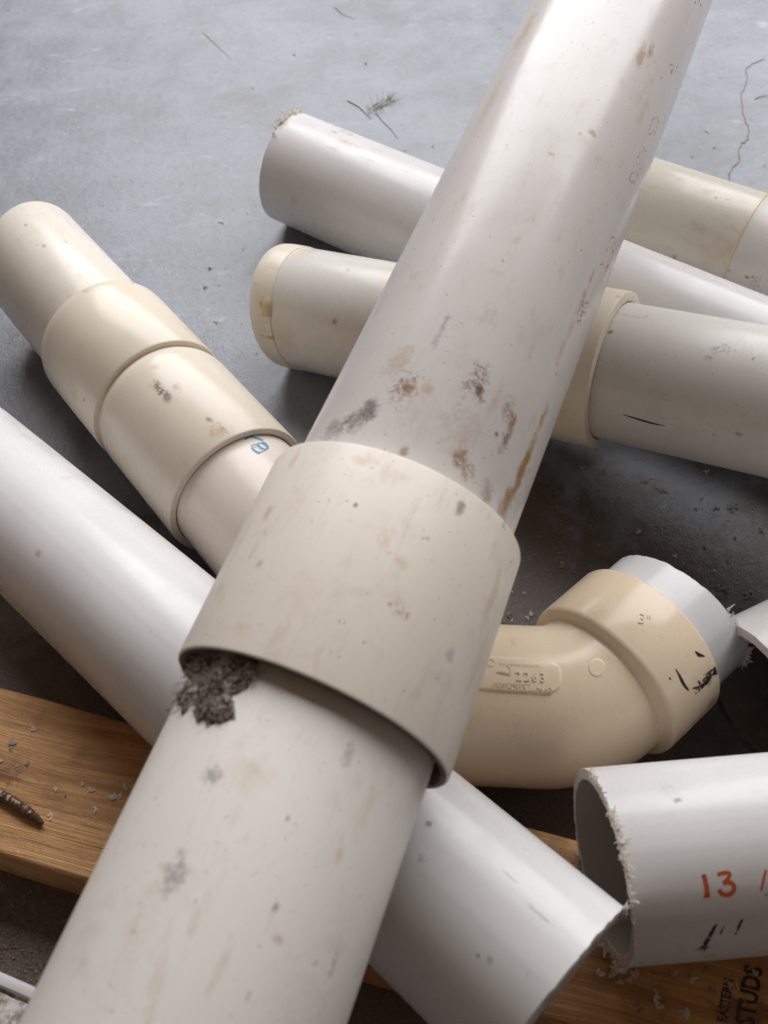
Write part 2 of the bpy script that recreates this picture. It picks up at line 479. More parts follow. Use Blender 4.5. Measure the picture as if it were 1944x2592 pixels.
# ================================================================== A: the big pipe lying across the top of the pile
PA_, DA = (-100.51, 42.28, 176.45), (0.38686, 0.91976, 0.06614)
PU_, DU = (-106.93, 49.28, 166.81), (0.41642, 0.90353, 0.10108)
RP, RC = 52.67, 60.17
base = W(PA_); base.z = 0
asm = empty('pipe_assembly', base, 'large white pipe lying across the top of the pile, with a dirty off-white coupling', 'pipe', 'joined pipe lengths')
st_low = stains_for(PA_, DA, RP, [
    (536, 1962, 5, 6, DARK, .55, .5), (440, 2215, 6, 9, GREY, .75, .15), (699, 2293, 2.0, 2.6, DARK, .7, .3), (728, 2075, 1.2, 1.8, BROWN, .7, 0),
    (845, 2440, 2.2, 6, BROWN, .55, .4), (880, 1915, 3, 6, GREY, .5, .4),
    (500, 1700, 16, 13, DARK, .85, .15), (440, 1775, 9, 7, BROWN, .75, .2), (580, 1730, 9, 8, DARK, .7, .4), (620, 1950, 14, 10, TAN, .22, .3),
    (350, 2360, 8, 26, TAN, .2, .7), (930, 2050, 5, 14, YEL, .25, .4), (705, 2380, 3, 2, BROWN, .5, .2),
    (860, 2170, 3, 5, YEL, .4, 0), (790, 2560, 30, 30, TAN, .15, .6)])
m_low = pvc('white_pvc_lower', OLDW, st_low, film=.32, rough=.42, speck=.6, seed=1.3)
lower = lathe('lower_pipe', PA_, DA, tube_prof(RP, 4.5, -150, 215), m_low, asm)
st_c = stains_for(PA_, DA, RC, [
    (1165, 1290, 3.2, 5, DARK, .7, .35), (900, 1278, 1.4, 1.6, DARK, .9, 0), (677, 1299, 3, 5, TAN, .55, .2), (1015, 1426, 5, 4, YEL, .45, .3), (1141, 1661, 3, 5, (.2, .24, .28), .45, .2),
    (659, 1426, 2, 3, GREY, .5, 0), (930, 1165, 8, 5, TAN, .5, .5), (1010, 1545, 5, 5, BROWN, .45, .8), (985, 1530, 1.4, 1.4, BROWN, .6, 0), (1030, 1560, 1.2, 2.2, BROWN, .6, 0), 
    (605, 1588, 7, 4, TAN, .35, .4), (1250, 1500, 4, 22, TAN, .4, .5), (1200, 1700, 4, 20, TAN, .35, .5), (970, 1370, 4, 6, TAN, .4, .7), (1140, 1190, 5, 6, BROWN, .4, .5),
    (742, 1168, 3, 8, TAN, .4, .3), (760, 1500, 10, 12, TAN, .16, .6), (1275, 1330, 2, 2, (.12, .28, .28), .6, 0)])
m_c = pvc('offwhite_coupling', (0.775, 0.715, 0.635), st_c, film=.30, rough=.44, speck=.7, seed=2.1)
Ri = RP + .25
n0, f0 = 167.8, 271.9
prof = [(Ri, n0 + 16.0, 0), (Ri + 3.4, n0 + 1.0, 0), (Ri + 4.0, n0, 0), (RC - 1.2, n0, 0), (RC - .3, n0 + .4, 0), (RC, n0 + 1.4, 0), (RC, f0 - 1.6, 1), (RC - .3, f0 - .5, 1), (RC - 1.2, f0, 1), (Ri + .6, f0, 1), (Ri, f0 - .8, 1)]
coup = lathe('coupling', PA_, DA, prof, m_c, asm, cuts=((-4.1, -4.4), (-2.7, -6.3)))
coup.data.materials.append(pvc('grimy_shaded_rim', (0.10, 0.068, 0.053), [], film=.6, rough=.6, speck=.6, seed=2.7, filmcol=(.05, .035, .03)))  # grime darkened further to paint the shade in the rim and gap
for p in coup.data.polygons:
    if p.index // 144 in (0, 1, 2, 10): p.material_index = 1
st_up = stains_for(PU_, DU, RP, [
    (1020, 985, 7, 13, BROWN, .95, .75), (1007, 915, 8, 14, TAN, .45, .4), (1208, 970, 7, 14, BROWN, .9, .75), (1212, 985, 3, 4, (.10, .06, .04), .8, 0),
    (935, 1035, 6, 9, (.12, .10, .10), .85, .2), (900, 1065, 8, 9, GREY, .85, .3), (850, 1085, 11, 8, GREY, .65, .5),
    (1286, 1100, 3.5, 12, BROWN, .9, .6), (1257, 1099, 1.6, 2, DARK, .95, 0), (1166, 1158, 4, 8, BROWN, .85, .5), (1185, 1195, 4, 8, BROWN, .6, .6), (1230, 1250, 5, 8, BROWN, .6, .5),
    (1285, 1035, 6, 8, BROWN, .6, .8), (1080, 985, 4, 6, YEL, .5, .4), (1180, 1090, 14, 18, TAN, .32, .6), (1023, 1142, 2.6, 3.5, BROWN, .7, .2), (1060, 1060, 16, 20, TAN, .14, .6),
    (1375, 1055, 2.6, 16, YEL, .95, 0), (1345, 1140, 3.2, 18, YEL, .95, 0), (1312, 1215, 4.5, 20, (.42, .23, .07), .95, .1), (1280, 1275, 5.5, 14, (.42, .23, .07), .9, .1), (1328, 1175, 3.5, 18, (.42, .23, .07), .9, .1),
    (1498, 700, 1.8, 9, YEL, .8, 0), (1475, 760, 2.6, 14, TAN, .7, .2), (1445, 830, 3.0, 14, TAN, .55, .3), (1420, 890, 3, 12, TAN, .55, .4),
    (1622, 139, 4, 13, TAN, .8, .35), (1646, 128, 2.6, 8, BROWN, .6, .5), (1496, 336, 3.4, 3, BROWN, .7, .5), (1468, 337, 2, 2, DARK, .6, .2), (1480, 355, 6, 6, TAN, .3, .4),
    (1335, 72, 6, 24, (.62, .42, .30), .5, .0), (1240, 260, 5, 40, (.62, .44, .32), .35, 0), (1110, 850, 2.5, 12, GREY, .35, .6), (1125, 820, 1.5, 8, GREY, .5, .3),
    (1396, 390, 2, 2, TAN, .7, 0), (1260, 690, 5, 4, TAN, .2, 0), (1050, 700, 5, 5, YEL, .2, 0), (1700, 180, 2, 3, BROWN, .8, .2), (1350, 450, 16, 50, (.5, .48, .48), .14, .4)])
m_up = pvc('white_pvc_upper', LILAC, st_up, film=.2, rough=.22, speck=.6, seed=3.7)
upper = lathe('upper_pipe', PU_, DU, tube_prof(RP, 4.5, 236, 1150), m_up, asm)
# worn red print line along the right flank
for tx_, ux, uy in (('345', 1462, 830), ('2120', 1527, 690), ('ONV', 1600, 470), ('SD', 1648, 350), ('21', 1702, 185), ('PV', 1768, 20), ('1', 1440, 905), ('1 -', 1415, 965), ('Z', 1325, 1215)):
    text_on('printed_line', upper, tx_, (ux + 6, uy), (17, -45), (-27, -10), M_ink_pink, upper, h=0.08)

# ================================================================== B: stepped assembly on the left
PBx, DB = (136.0, 91.08, 52.71), (-0.55644, 0.83085, -0.00789)
RB = 44.45
b0 = W(np.array(PBx) + np.array(DB) * 500); b0.z = 0
asb = empty('pipe_assembly', b0, 'stepped cream pipe with two couplings and blue lettering, on the left', 'pipe', 'joined pipe lengths')
m_b0 = pvc('ivory_pipe', (0.73, 0.68, 0.60), stains_for(PBx, DB, RB, [(110, 622, 2, 3, DARK, .7, 0), (65, 570, 2, 3, GREY, .6, 0), (168, 612, 2, 3, GREY, .5, .2), (175, 540, 3, 4, TAN, .5, .2)]), film=.2, rough=.28, speck=.3, seed=4.4)
pipe_far = lathe('pipe', PBx, DB, tube_prof(RB, 5.5, 565, 713.2, ch=1.6), m_b0, asb, cuts=((0, 0), (10.4, 13.4)))
m_b1 = pvc('cream_coupling', CREAM, stains_for(PBx, DB, 50.38, [(207, 722, 2.5, 2, DARK, .9, 0), (225, 716, 5, 1.2, DARK, .5, .2), (212, 735, 4, 4, (.3, .27, .18), .4, .3), (335, 716, 1.6, 4, BROWN, .5, 0), (190, 1000, 5, 5, BROWN, .3, .5), (213, 1012, 2, 2, BROWN, .6, 0), (470, 830, 3, 12, (.72, .50, .34), .5, 0)]), film=.16, rough=.24, speck=.2, seed=5.2)
RB1, RB2 = 50.38, 49.9
prof = [(RB + .2, 516, 0), (RB + .8, 514.9, 0), (RB1 - .7, 514.9, 0), (RB1, 515.9, 0), (RB1, 589, 1), (RB1 - .5, 594, 1), (RB1 - 1.8, 598.2, 1), (RB1 - 3.2, 599.1, 1), (RB + .3, 599.1, 1), (RB + .1, 598, 1)]
lathe('coupling', PBx, DB, prof, m_b1, asb)
m_b2 = pvc('cream_coupling_2', (0.755, 0.685, 0.575), stains_for(PBx, DB, RB2, [(402, 985, 4.5, 9, GREEN, .95, .6), (420, 1003, 4, 7, DARK, .75, .3), (398, 970, 3, 5, GREEN, .7, .3), (448, 980, 4, 6, GREEN, .5, .7), (392, 930, 5, 4, TAN, .5, .6), (530, 1062, 2.2, 4, GREEN, .8, .3), (545, 1092, 7, 8, TAN, .55, .6), (565, 1085, 2, 8, BROWN, .5, .3), (262, 1068, 2, 2, TAN, .6, 0), (340, 1115, 4, 3, (.7, .65, .55), .5, 0)]), film=.16, rough=.26, speck=.2, seed=6.6)
prof = [(RB + .2, 413, 0), (RB + .8, 411.9, 0), (RB2 - .7, 411.9, 0), (RB2, 412.9, 0), (RB2, 500, 1), (RB2 - .5, 505, 1), (RB2 - 2, 510, 1), (RB2 - 4, 513.5, 1), (RB + .4, 517, 1), (RB + .1, 517, 1)]
lathe('coupling', PBx, DB, prof, m_b2, asb)
m_b3 = pvc('ivory_pipe_2', (0.745, 0.665, 0.595), stains_for(PBx, DB, RB, [(545, 1345, 2, 10, (.75, .72, .68), .6, .2)]), film=.12, rough=.26, speck=.15, seed=7.9)
pipe_near = lathe('pipe', PBx, DB, tube_prof(RB, 5.5, 278, 440), m_b3, asb)
z8 = lambda pts: [(560 + .12055 * x, 1050 + .12055 * y) for x, y in pts]
for pts, w in (([(625, 320), (640, 450)], 7), ([(490, 515), (620, 462), (740, 490), (880, 540)], 4.5), ([(640, 680), (700, 755), (770, 795), (820, 795)], 6.5), ([(760, 630), (820, 690), (880, 722)], 6),
               ([(865, 585), (930, 625), (985, 690)], 7), ([(615, 655), (730, 620), (865, 585)], 3), ([(820, 795), (900, 755), (1000, 700)], 3), ([(690, 690), (760, 650)], 2.2), ([(880, 722), (960, 715)], 3)):
    ribbon('printed_letter', pipe_near, z8(pts), w, M_ink_blue, pipe_near, h=0.08)
z9 = lambda pts: [(380 + .2411 * x, 1000 + .2411 * y) for x, y in pts]
M_scuff = plain('scuffed_plastic', (0.74, 0.72, 0.69), 0.6)
for pts in ([(355, 1185), (400, 1205)], [(455, 1245), (510, 1275)], [(585, 1330), (640, 1375)], [(655, 1390), (700, 1435)], [(685, 1455), (725, 1480)]):
    ribbon('scuff', pipe_near, z9(pts), 5, M_scuff, pipe_near, h=0.1, taper=True)

# ================================================================== C: long white pipe, under the big one
PCx, DC = (84.4, 76.07, 114.49), (-0.66327, 0.7359, -0.13615)
m_cp = pvc('white_pvc_c', (0.705, 0.70, 0.695), stains_for(PCx, DC, 44.45, [(172, 1209, 6, 4, TAN, .25, 0), (97, 1402, 3, 3, BROWN, .5, .3), (1086, 2085, 2, 2, DARK, .7, 0), (1290, 2218, 1, 6, GREY, .5, 0), (1360, 2310, 1, 8, GREY, .45, 0), (1240, 2430, 2, 2, DARK, .4, 0), (1067, 2173, 3, 3, GREY, .5, .3), (1210, 2420, 1.5, 1.5, DARK, .6, 0)]), film=.10, rough=.27, speck=.25, seed=8.8)
pc = lathe('cut_pipe', PCx, DC, tube_prof(44.45, 5.5, 41.2, 554, ch=.5), m_cp, None, cuts=((0.1, -8.5), (0, 12)), jag=.5)
tag(pc, 'long clean white pipe running diagonally under the big pipe, sawn at its lower right', 'pipe', 'loose cut pipes')
burrs(pc, PCx, DC, 41.2, 44.3, [(-60, 60), (-30, 0), (-20, 20)], 70, M_shav, (1, 6), (0.1, -8.5), (.12, .35), 3, .6)
burrs(pc, PCx, DC, 554, 44.3, [(-160, -60)], 60, M_shav, (2, 9), (0, 12), (.2, .5), 4, .5)

# ================================================================== D: white pipe at the back
PDx, DD = (362.57, 439.65, 44.97), (-0.77149, 0.63623, 0.00337)
m_dp = pvc('white_pvc_d', (0.70, 0.69, 0.685), stains_for(PDx, DD, 44.97, [(885, 340, 4, 15, (.46, .36, .22), .85, .25), (875, 362, 5, 14, (.50, .40, .26), .7, .4), (848, 335, 2, 6, GREY, .6, .2), (840, 375, 1.2, 10, GREY, .6, .2), (743, 507, 5, 5, TAN, .35, .2), (1700, 640, 20, 40, (.75, .76, .78), .3, .5), (935, 405, 2, 14, GREY, .25, .3), (1010, 560, 3, 3, TAN, .3, 0)]), film=.14, rough=.27, speck=.2, seed=9.5)
pd = lathe('cut_pipe', PDx, DD, tube_prof(44.97, 5.5, -60, 548.4), m_dp, None, cuts=((0, 0), (5.2, -1.0)), jag=.4)
tag(pd, 'white pipe on the floor behind the middle pipe, brown smear near its ragged left end', 'pipe', 'loose cut pipes')
burrs(pd, PDx, DD, 548.4, 44.6, [(-112, -45), (-100, -60)], 60, M_shav, (3, 9), (5.2, -1.0), (.6, 1.5), 5, .6)

# ================================================================== E: middle pipe with coupling, riding up over D on the right
PEx, DE = (261.81, 415.68, 106.85), (-0.83361, 0.52503, -0.17155)
e0 = W(np.array(PEx) + np.array(DE) * 392); e0.z = 0
ase = empty('pipe_assembly', e0, 'middle pipe with a cream banded left end and a cream coupling at right', 'pipe', 'joined pipe lengths')
m_el = pvc('yellowed_white_pipe', (0.705, 0.685, 0.65), stains_for(PEx, DE, 45.2, [(847, 814, 3.5, 3, (.22, .16, .10), .85, .1), (990, 690, 18, 10, (.75, .62, .44), .7, .2), (900, 840, 30, 40, (.55, .42, .26), .25, .4), (760, 640, 16, 12, (.72, .58, .40), .55, .4), (720, 860, 20, 14, (.62, .45, .27), .5, .3), (930, 870, 12, 12, (.5, .36, .2), .35, .5), (881, 683, 2, 2, GREY, .5, 0)]), film=.14, rough=.26, speck=.15, seed=10.1, filmcol=(.58, .47, .32))
eleft = lathe('pipe', PEx, DE, tube_prof(45.0, 5.5, 160, 391.0, ch=1.0), m_el, ase, cuts=((0, 0), (4.4, 4.6)))
m_eb = pvc('cream_band', (0.735, 0.675, 0.57), stains_for(PEx, DE, 45.7, [(665, 770, 4, 5, (.35, .21, .09), .8, .1), (690, 855, 2, 12, (.30, .17, .08), .7, .1)]), film=.3, rough=.32, speck=.2, seed=11.4, filmcol=(.56, .42, .25))
prof = [(45.05, 372, 0), (45.75, 372.6, 0), (45.8, 374, 0), (45.8, 384, 1), (45.2, 389.5, 1), (43.6, 392.6, 1), (41.5, 393.2, 1), (39.3, 393.2, 1), (39.3, 391, 1)]
band = lathe('end_band', PEx, DE, prof, m_eb, ase, cuts=((3.4, 3.6), (4.4, 4.6)))
band['label'] = 'yellowed cream band round the left end'
# a dried drip of cement standing on the band
hb = hit(band, 683, 768)
if hb:
    V, F = [], []
    for i in range(7):
        for j in range(7):
            u = 664 + 24 * i / 6; v = 750 + 52 * j / 6
            hh = hit(band, u, v) or hit(eleft, u, v)
            a, b = i / 6 * 2 - 1, j / 6 * 2 - 1
            k = max(0, 1 - abs(a) ** 3) * max(0, 1 - (abs(b - .1) ** 2.2))
            V.append(hh[0] + hh[1] * (0.05 + 2.0 * k * (1 - .3 * j / 6)) * MM)
    for i in range(6):
        for j in range(6): F.append((i * 7 + j, (i + 1) * 7 + j, (i + 1) * 7 + j + 1, i * 7 + j + 1))
    put('cement_drip', V, F, plain('dried_cement', (.60, .48, .32), .4), band)
m_ec = pvc('cream_coupling_3', (0.75, 0.68, 0.56), stains_for(PEx, DE, 51.5, [(1500, 900, 4, 14, (.66, .55, .40), .5, .5), (1420, 1040, 14, 14, (.58, .44, .27), .4, .3), (1565, 750, 3, 2, BROWN, .4, 0)]), film=.14, rough=.33, speck=.2, seed=12.2, filmcol=(.5, .38, .24))
Re = 44.6
prof = [(Re + .25, 128.6, 0), (Re + .9, 127.5, 0), (51.5 - 1.0, 127.5, 0), (51.5 - .25, 128, 0), (51.54, 129, 0), (51.54, 208, 1), (51, 210.5, 1), (49.5, 212, 1), (Re + .6, 212, 1), (Re + .25, 211, 1)]
lathe('coupling', PEx, DE, prof, m_ec, ase, cuts=((0.6, -1.5), (0, 0)))
m_er = pvc('grey_white_pipe', (0.66, 0.64, 0.61), stains_for(PEx, DE, 44.6, [(1545, 840, 2, 2.4, DARK, .85, 0), (1830, 885, 6, 8, GREY, .7, .85), (1790, 905, 3, 4, GREY, .5, .6), (1906, 908, 2, 2, DARK, .6, 0), (1869, 1098, 2, 3, DARK, .6, 0), (1805, 1100, 1.5, 1.5, BROWN, .7, 0), (1700, 780, 3, 4, TAN, .5, .3), (1636, 800, 2, 2, TAN, .5, 0), (1600, 800, 1.5, 12, TAN, .5, .2), (1900, 880, 10, 22, GREY, .25, .6)]), film=.2, rough=.32, speck=.55, seed=13.3)
eright = lathe('pipe', PEx, DE, tube_prof(Re, 5.5, -160, 165), m_er, ase)
ribbon('scratch', eright, [(1577, 1049), (1612, 1060), (1650, 1071), (1684, 1078)], 5, M_ink_black, eright, h=.06, taper=True)

# ================================================================== F: back right, seam between cream and white
PFx, DF = (407.2, 543.53, 47.0), (-0.80031, 0.59958, 0.0)
f0_ = W(np.array(PFx) + np.array(DF) * 150); f0_.z = 0
asf = empty('pipe_assembly', f0_, 'rearmost pipe at upper right, cream length with a thin glued seam to a white length', 'pipe', 'joined pipe lengths')
m_fc = pvc('cream_pvc', (0.74, 0.70, 0.62), stains_for(PFx, DF, 47, [(1820, 455, 2, 20, (.68, .45, .25), .7, .1), (1722, 455, 4, 5, GREY, .35, .7), (1770, 574, 7, 12, TAN, .35, .5), (1860, 640, 14, 30, (.62, .46, .26), .35, .3), (1800, 650, 12, 20, (.6, .46, .28), .25, .4), (1790, 487, 4, 5, YEL, .3, .4), (1813, 500, 1.6, 1.6, DARK, .6, 0), (1842, 505, 1.2, 3, BROWN, .5, 0), (1708, 650, 3, 3, BROWN, .8, .2)]), film=.2, rough=.26, speck=.4, seed=14.8, filmcol=(.54, .44, .30))
lathe('coupling', PFx, DF, tube_prof(47.0, 5, 150.4, 330, ch=.5), m_fc, asf)
m_fw = pvc('white_pvc_f', (0.71, 0.695, 0.65), stains_for(PFx, DF, 46.4, [(1892, 703, 1.6, 3, DARK, .8, .1), (1845, 685, 1.4, 1.4, BROWN, .7, 0), (1905, 700, 1.6, 1.6, BROWN, .8, 0), (1915, 715, 8, 8, GREY, .4, .8)]), film=.12, rough=.26, speck=.3, seed=15.5)
fw = lathe('pipe', PFx, DF, tube_prof(46.3, 5, -140, 160), m_fw, asf)
prof = [(46.2, 148.9, -1), (47.0, 148.7, -1), (47.35, 149.6, -1), (47.2, 150.6, -1), (46.2, 150.9, -1)]
lathe('glue_seam', PFx, DF, prof, plain('cured_glue', (.74, .60, .40), .35), asf)

# ================================================================== G: tan street elbow with a white stub
G0 = np.array((95.837, 263.417, 50.215)); d1 = np.array((0.78184, 0.62348, 0)); d2 = np.array((0.99229, -0.12396, 0))
asg = empty('elbow_fitting', W((G0[0], G0[1], 0)), 'glossy tan plastic elbow with raised lettering and a white pipe stub in its hub', 'pipe elbow')
tl = 19.0; Rb = tl / math.tan(math.radians(45.7 / 2)); rg = 44.0; RH = 50.2
rings = []
for s in (-72, -71.2, -60, -45, -30, -20): rings.append((G0 + d2 * s, d2, rg if s > -71.5 else rg - 1.2))
nrm = np.array((-d2[1], d2[0], 0)); ctr = G0 - d2 * tl + nrm * Rb
angT = math.acos(float(d1 @ d2))
for k in range(13):
    a = angT * k / 12
    pt = ctr - nrm * Rb * math.cos(a) + d2 * Rb * math.sin(a); dr = d2 * math.cos(a) + nrm * math.sin(a)
    rings.append((pt, dr, rg))
rings += [(G0 + d1 * s, d1, r) for s, r in ((19.3, rg - .1), (20.4, rg + .5), (21.4, rg + 2.0), (22.4, RH - 1.4), (23.6, RH - .4), (25.5, RH), (60.6, RH), (61.4, RH - .3), (61.9, RH - 1.0), (61.9, 45.0), (61.2, 44.6), (22, 44.6))]
seg = 144; V, F = [], []
for (c, dr, r) in rings:
    e1 = np.cross(dr, (0, 0, 1.0)); e1 /= np.linalg.norm(e1)
    for k in range(seg):
        t = 2 * math.pi * k / seg
        V.append(tuple((c + r * (math.cos(t) * e1 + math.sin(t) * np.array((0, 0, 1.0)))) * MM - np.array(W((G0[0], G0[1], 0)))))
for i in range(len(rings) - 1):
    for k in range(seg):
        q = (k + 1) % seg; F.append((i * seg + k, i * seg + q, (i + 1) * seg + q, (i + 1) * seg + k))
gm = Matrix.Translation(W((G0[0], G0[1], 0)))
def g_loc(u, v):
    m1 = frame(G0, d1); L = hit_cyl(m1, RH * MM, u, v)
    return gm.inverted() @ (m1 @ L)
def g_loc2(u, v):
    m1 = frame(G0, d2); L = hit_cyl(m1, rg * MM, u, v)
    return gm.inverted() @ (m1 @ L)
gst = [(g_loc(1813, 1700), (.004, .004), DARK, .8, .4), (g_loc(1795, 1715), (.006, .006), (.05, .04, .035), .7, .6), (g_loc(1800, 1780), (.006, .006), DARK, .5, .8), (g_loc(1690, 1540), (.006, .006), (.72, .62, .5), .4, .7),
       (g_loc2(1310, 1855), (.012, .012), (.30, .20, .12), .2, .85), (g_loc2(1180, 1835), (.010, .010), (.35, .24, .15), .15, .8), (g_loc2(1440, 1840), (.012, .012), (.3, .2, .12), .15, .9), (g_loc2(1300, 1620), (.006, .006), (.5, .33, .12), .35, .7), (g_loc(1500, 1560), (.008, .008), (.45, .33, .2), .25, .6)]
m_g = pvc('tan_elbow_plastic', TANP, gst, film=.06, rough=.22, speck=.35, seed=16.9, filmcol=(.45, .34, .22))
elbow = put('elbow_body', V, F, m_g, asg, gm)
stub_cut = (3.8, -5.5)
m_gs = pvc('white_pvc_stub', (0.70, 0.705, 0.715), [], film=.08, rough=.25, speck=.2, seed=17.7)
stub = lathe('pipe_stub', G0, d1, tube_prof(44.45, 5.5, 24, 90.2, ch=.5), m_gs, asg, cuts=((0, 0), stub_cut), jag=.6)
burrs(stub, G0, d1, 90.2, 44.4, [(-55, 30), (-40, 10), (-20, 0), (20, 80)], 110, M_shav, (2, 8), stub_cut, (.2, .6), 9, .3)
burrs(stub, G0, d1, 90.2, 42.0, [(-10, 90)], 60, M_shav_d, (1, 5), stub_cut, (.2, .5), 10, .3)
# raised label plate
def plate(name, target, x0p, x1p, yfun0, yfun1, hgt, mat, parent, nx=44, ny=16, endr=0.0):
    V, F, ok = [], [], True
    for i in range(nx + 1):
        fx = i / nx; u = x0p + (x1p - x0p) * fx
        for j in range(ny + 1):
            fy = j / ny; a, b = yfun0(u), yfun1(u); mid = (a + b) / 2; half = (b - a) / 2
            if endr and u > x1p - endr:
                q = (u - (x1p - endr)) / endr; half *= math.sqrt(max(0.0004, 1 - q * q))
            v = mid + half * (2 * fy - 1)
            hh = hit(target, u, v)
            edge = j in (0, ny) or i == nx
            V.append(hh[0] + hh[1] * (-.15 if edge else hgt) * MM)
    for i in range(nx):
        for j in range(ny):
            F.append((i * (ny + 1) + j, i * (ny + 1) + j + 1, (i + 1) * (ny + 1) + j + 1, (i + 1) * (ny + 1) + j))
    return put(name, V, F, mat, parent, angle=50)
pl = plate('label_plate', elbow, 1150, 1424, lambda u: 1657 + (u - 1200) * .06, lambda u: 1749 + (u - 1200) * .055, .9, m_g, elbow, endr=44)
text_on('raised_digits', pl, '2263', (1306, 1722), (31, 1.8), (-2, -33), m_g, pl, h=-.1, emboss=.65, spacing=1.3, bold=.01)
text_on('raised_lettering', pl, 'NSF-DWV', (1256, 1744), (18.2, 1.0), (-2, -21), m_g, pl, h=-.1, emboss=.5)
text_on('raised_lettering', pl, '.No3', (1355, 1752), (22, 1.2), (-2, -20), m_g, pl, h=-.1, emboss=.5)
for pts in ([(1250, 1727), (1342, 1731)], [(1342, 1731), (1342, 1749)], [(1342, 1749), (1250, 1744)], [(1250, 1744), (1250, 1727)]):
    ribbon('raised_frame', pl, pts, 1.8, m_g, pl, h=.35, n=6)
for k in range(11):
    u = 1264 + k * 9.5
    ribbon('raised_mark', pl, [(u, 1676 + k * .5), (u + 4, 1683 + k * .5), (u + 8, 1677 + k * .5)], 2.0, m_g, pl, h=.35, n=3)
ribbon('raised_mark', pl, [(1255, 1702), (1275, 1705), (1292, 1710)], 7, M_shav_d, pl, h=.15, n=6, taper=True)
ribbon('raised_mark', pl, [(1283, 1683), (1293, 1692), (1292, 1702)], 3, m_g, pl, h=.5, n=6)
for rr_ in (14,):
    ribbon('raised_ring', pl, [(1243 + 8 * math.cos(a), 1677 + 9 * math.sin(a)) for a in [x * math.pi / 6 for x in range(13)]], 2.2, m_g, pl, h=.4, n=3)
# round gate mark and the size figure on the hub
V, F = [], []
for i in range(5):
    for k in range(32):
        t = 2 * math.pi * k / 32; q = (0.001, 17, 19.5, 21, 22)[i]
        hh = hit(elbow, 1511 + q * math.cos(t) * 1.0, 1690 + q * math.sin(t) * 1.08)
        V.append(hh[0] + hh[1] * (.35, .35, .35, .2, -.2)[i] * MM)
for i in range(4):
    for k in range(32): F.append((i * 32 + k, i * 32 + (k + 1) % 32, (i + 1) * 32 + (k + 1) % 32, (i + 1) * 32 + k))
put('gate_mark', V, F, m_g, elbow)
text_on('raised_digits', elbow, '3"', (1613, 1576), (38, 9), (7, -36), m_g, elbow, h=-.1, emboss=.6)
z10 = lambda pts: [(1550 + .2375 * x, 1480 + .2375 * y) for x, y in pts]
for pts, w, mt in (([(880, 710), (930, 745), (985, 765)], 7, M_ink_black), ([(895, 735), (940, 770)], 5, M_ink_black), ([(672, 895), (710, 960), (760, 1060), (815, 1130)], (4, 11), M_ink_black), ([(605, 990), (622, 1010)], 5, M_ink_black),
                   ([(880, 1165), (930, 1100), (1000, 1020), (1060, 930), (1150, 900)], 16, M_ink_rub), ([(1060, 930), (1105, 860), (1100, 810)], 8, M_ink_rub), ([(850, 1105), (930, 1090)], 6, M_ink_rub), ([(910, 1020), (950, 1070)], 7, M_ink_rub), ([(1070, 960), (1140, 890)], 12, M_ink_rub)):
    ribbon('marker_stroke', elbow, z10(pts), w, mt, elbow, h=.1, taper=True)

# ================================================================== H: pipe entering at the right edge
PHx, DH = (-64.96, 156.29, 44.45), (-0.92342, -0.38379, 0.0)
m_h = pvc('white_pvc_h', (0.68, 0.67, 0.645), [], film=.2, rough=.3, speck=.4, seed=18.3)
ph = lathe('cut_pipe', PHx, DH, tube_prof(44.45, 6.5, -1500, -283.8), m_h, None, jag=.4)
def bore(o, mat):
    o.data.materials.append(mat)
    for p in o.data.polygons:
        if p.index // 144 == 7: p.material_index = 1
bore(ph, pvc('shaded_bore', (.15, .125, .105), [], film=.5, rough=.5, speck=.5, seed=18.9))  # shade inside the open end, painted as a dark brown wall
for p in ph.data.polygons:      # lower lip gets the dark bore colour too, painting it into shade
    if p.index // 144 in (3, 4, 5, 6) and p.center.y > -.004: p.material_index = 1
tag(ph, 'off-white pipe at the right edge beyond the elbow stub, its dark open end showing', 'pipe', 'loose cut pipes')

# ================================================================== I: cut pipe with handwritten number
PIx, DI = (-2.37, 164.43, 82.45), (0.99987, 0.01442, 0.00652)
m_i = pvc('white_pvc_i', (0.71, 0.705, 0.70), stains_for(PIx, DI, 44.45, [(1714, 2026, 1.6, 3, DARK, .7, .2), (1793, 2420, 3, 4, GREY, .4, .3), (1777, 2400, 3, 5, GREY, .8, .2), (1690, 1995, 8, 10, GREY, .2, .7), (1940, 2265, 1, 1, DARK, .7, 0)]), film=.10, rough=.28, speck=.2, seed=19.1)
icut = (4.0, 1.4)
pi_ = lathe('cut_pipe', PIx, DI, tube_prof(44.45, 5.2, 92.0, 1100, ch=.4), m_i, None, cuts=(icut, (0, 0)), jag=.5)
bore(pi_, pvc('darker_bore', (.42, .39, .355), [], film=.4, rough=.5, speck=.4, seed=20.2))  # inside wall coloured a darker grey-brown than the outside
tag(pi_, 'white pipe at lower right with orange handwritten 13, ragged open end facing left', 'pipe', 'loose cut pipes')
z11 = lambda pts: [(1600 + .2224 * x, 2100 + .2224 * y) for x, y in pts]
for pts, w in (([(812, 515), (835, 590), (850, 680), (855, 760)], 12), ([(800, 545), (825, 510)], 8), ([(815, 765), (885, 745)], 10), ([(970, 510), (1030, 495), (1090, 490), (1108, 520), (1080, 570), (1035, 605)], 10), ([(1035, 605), (1100, 598), (1150, 625), (1160, 670), (1140, 715), (1085, 742), (1020, 728), (990, 680)], 11.5), ([(1526, 458), (1497, 560), (1470, 692)], 6)):
    ribbon('handwritten_figure', pi_, z11(pts), w, M_ink_red, pi_, h=.1)
for pts, w in (([(975, 1040), (900, 1180), (840, 1290), (790, 1390)], (7, 15)), ([(1042, 1095), (1005, 1190)], 5), ([(1255, 1020), (1215, 1100), (1175, 1190)], 7)):
    ribbon('marker_stroke', pi_, z11(pts), w, M_ink_rub, pi_, h=.1)
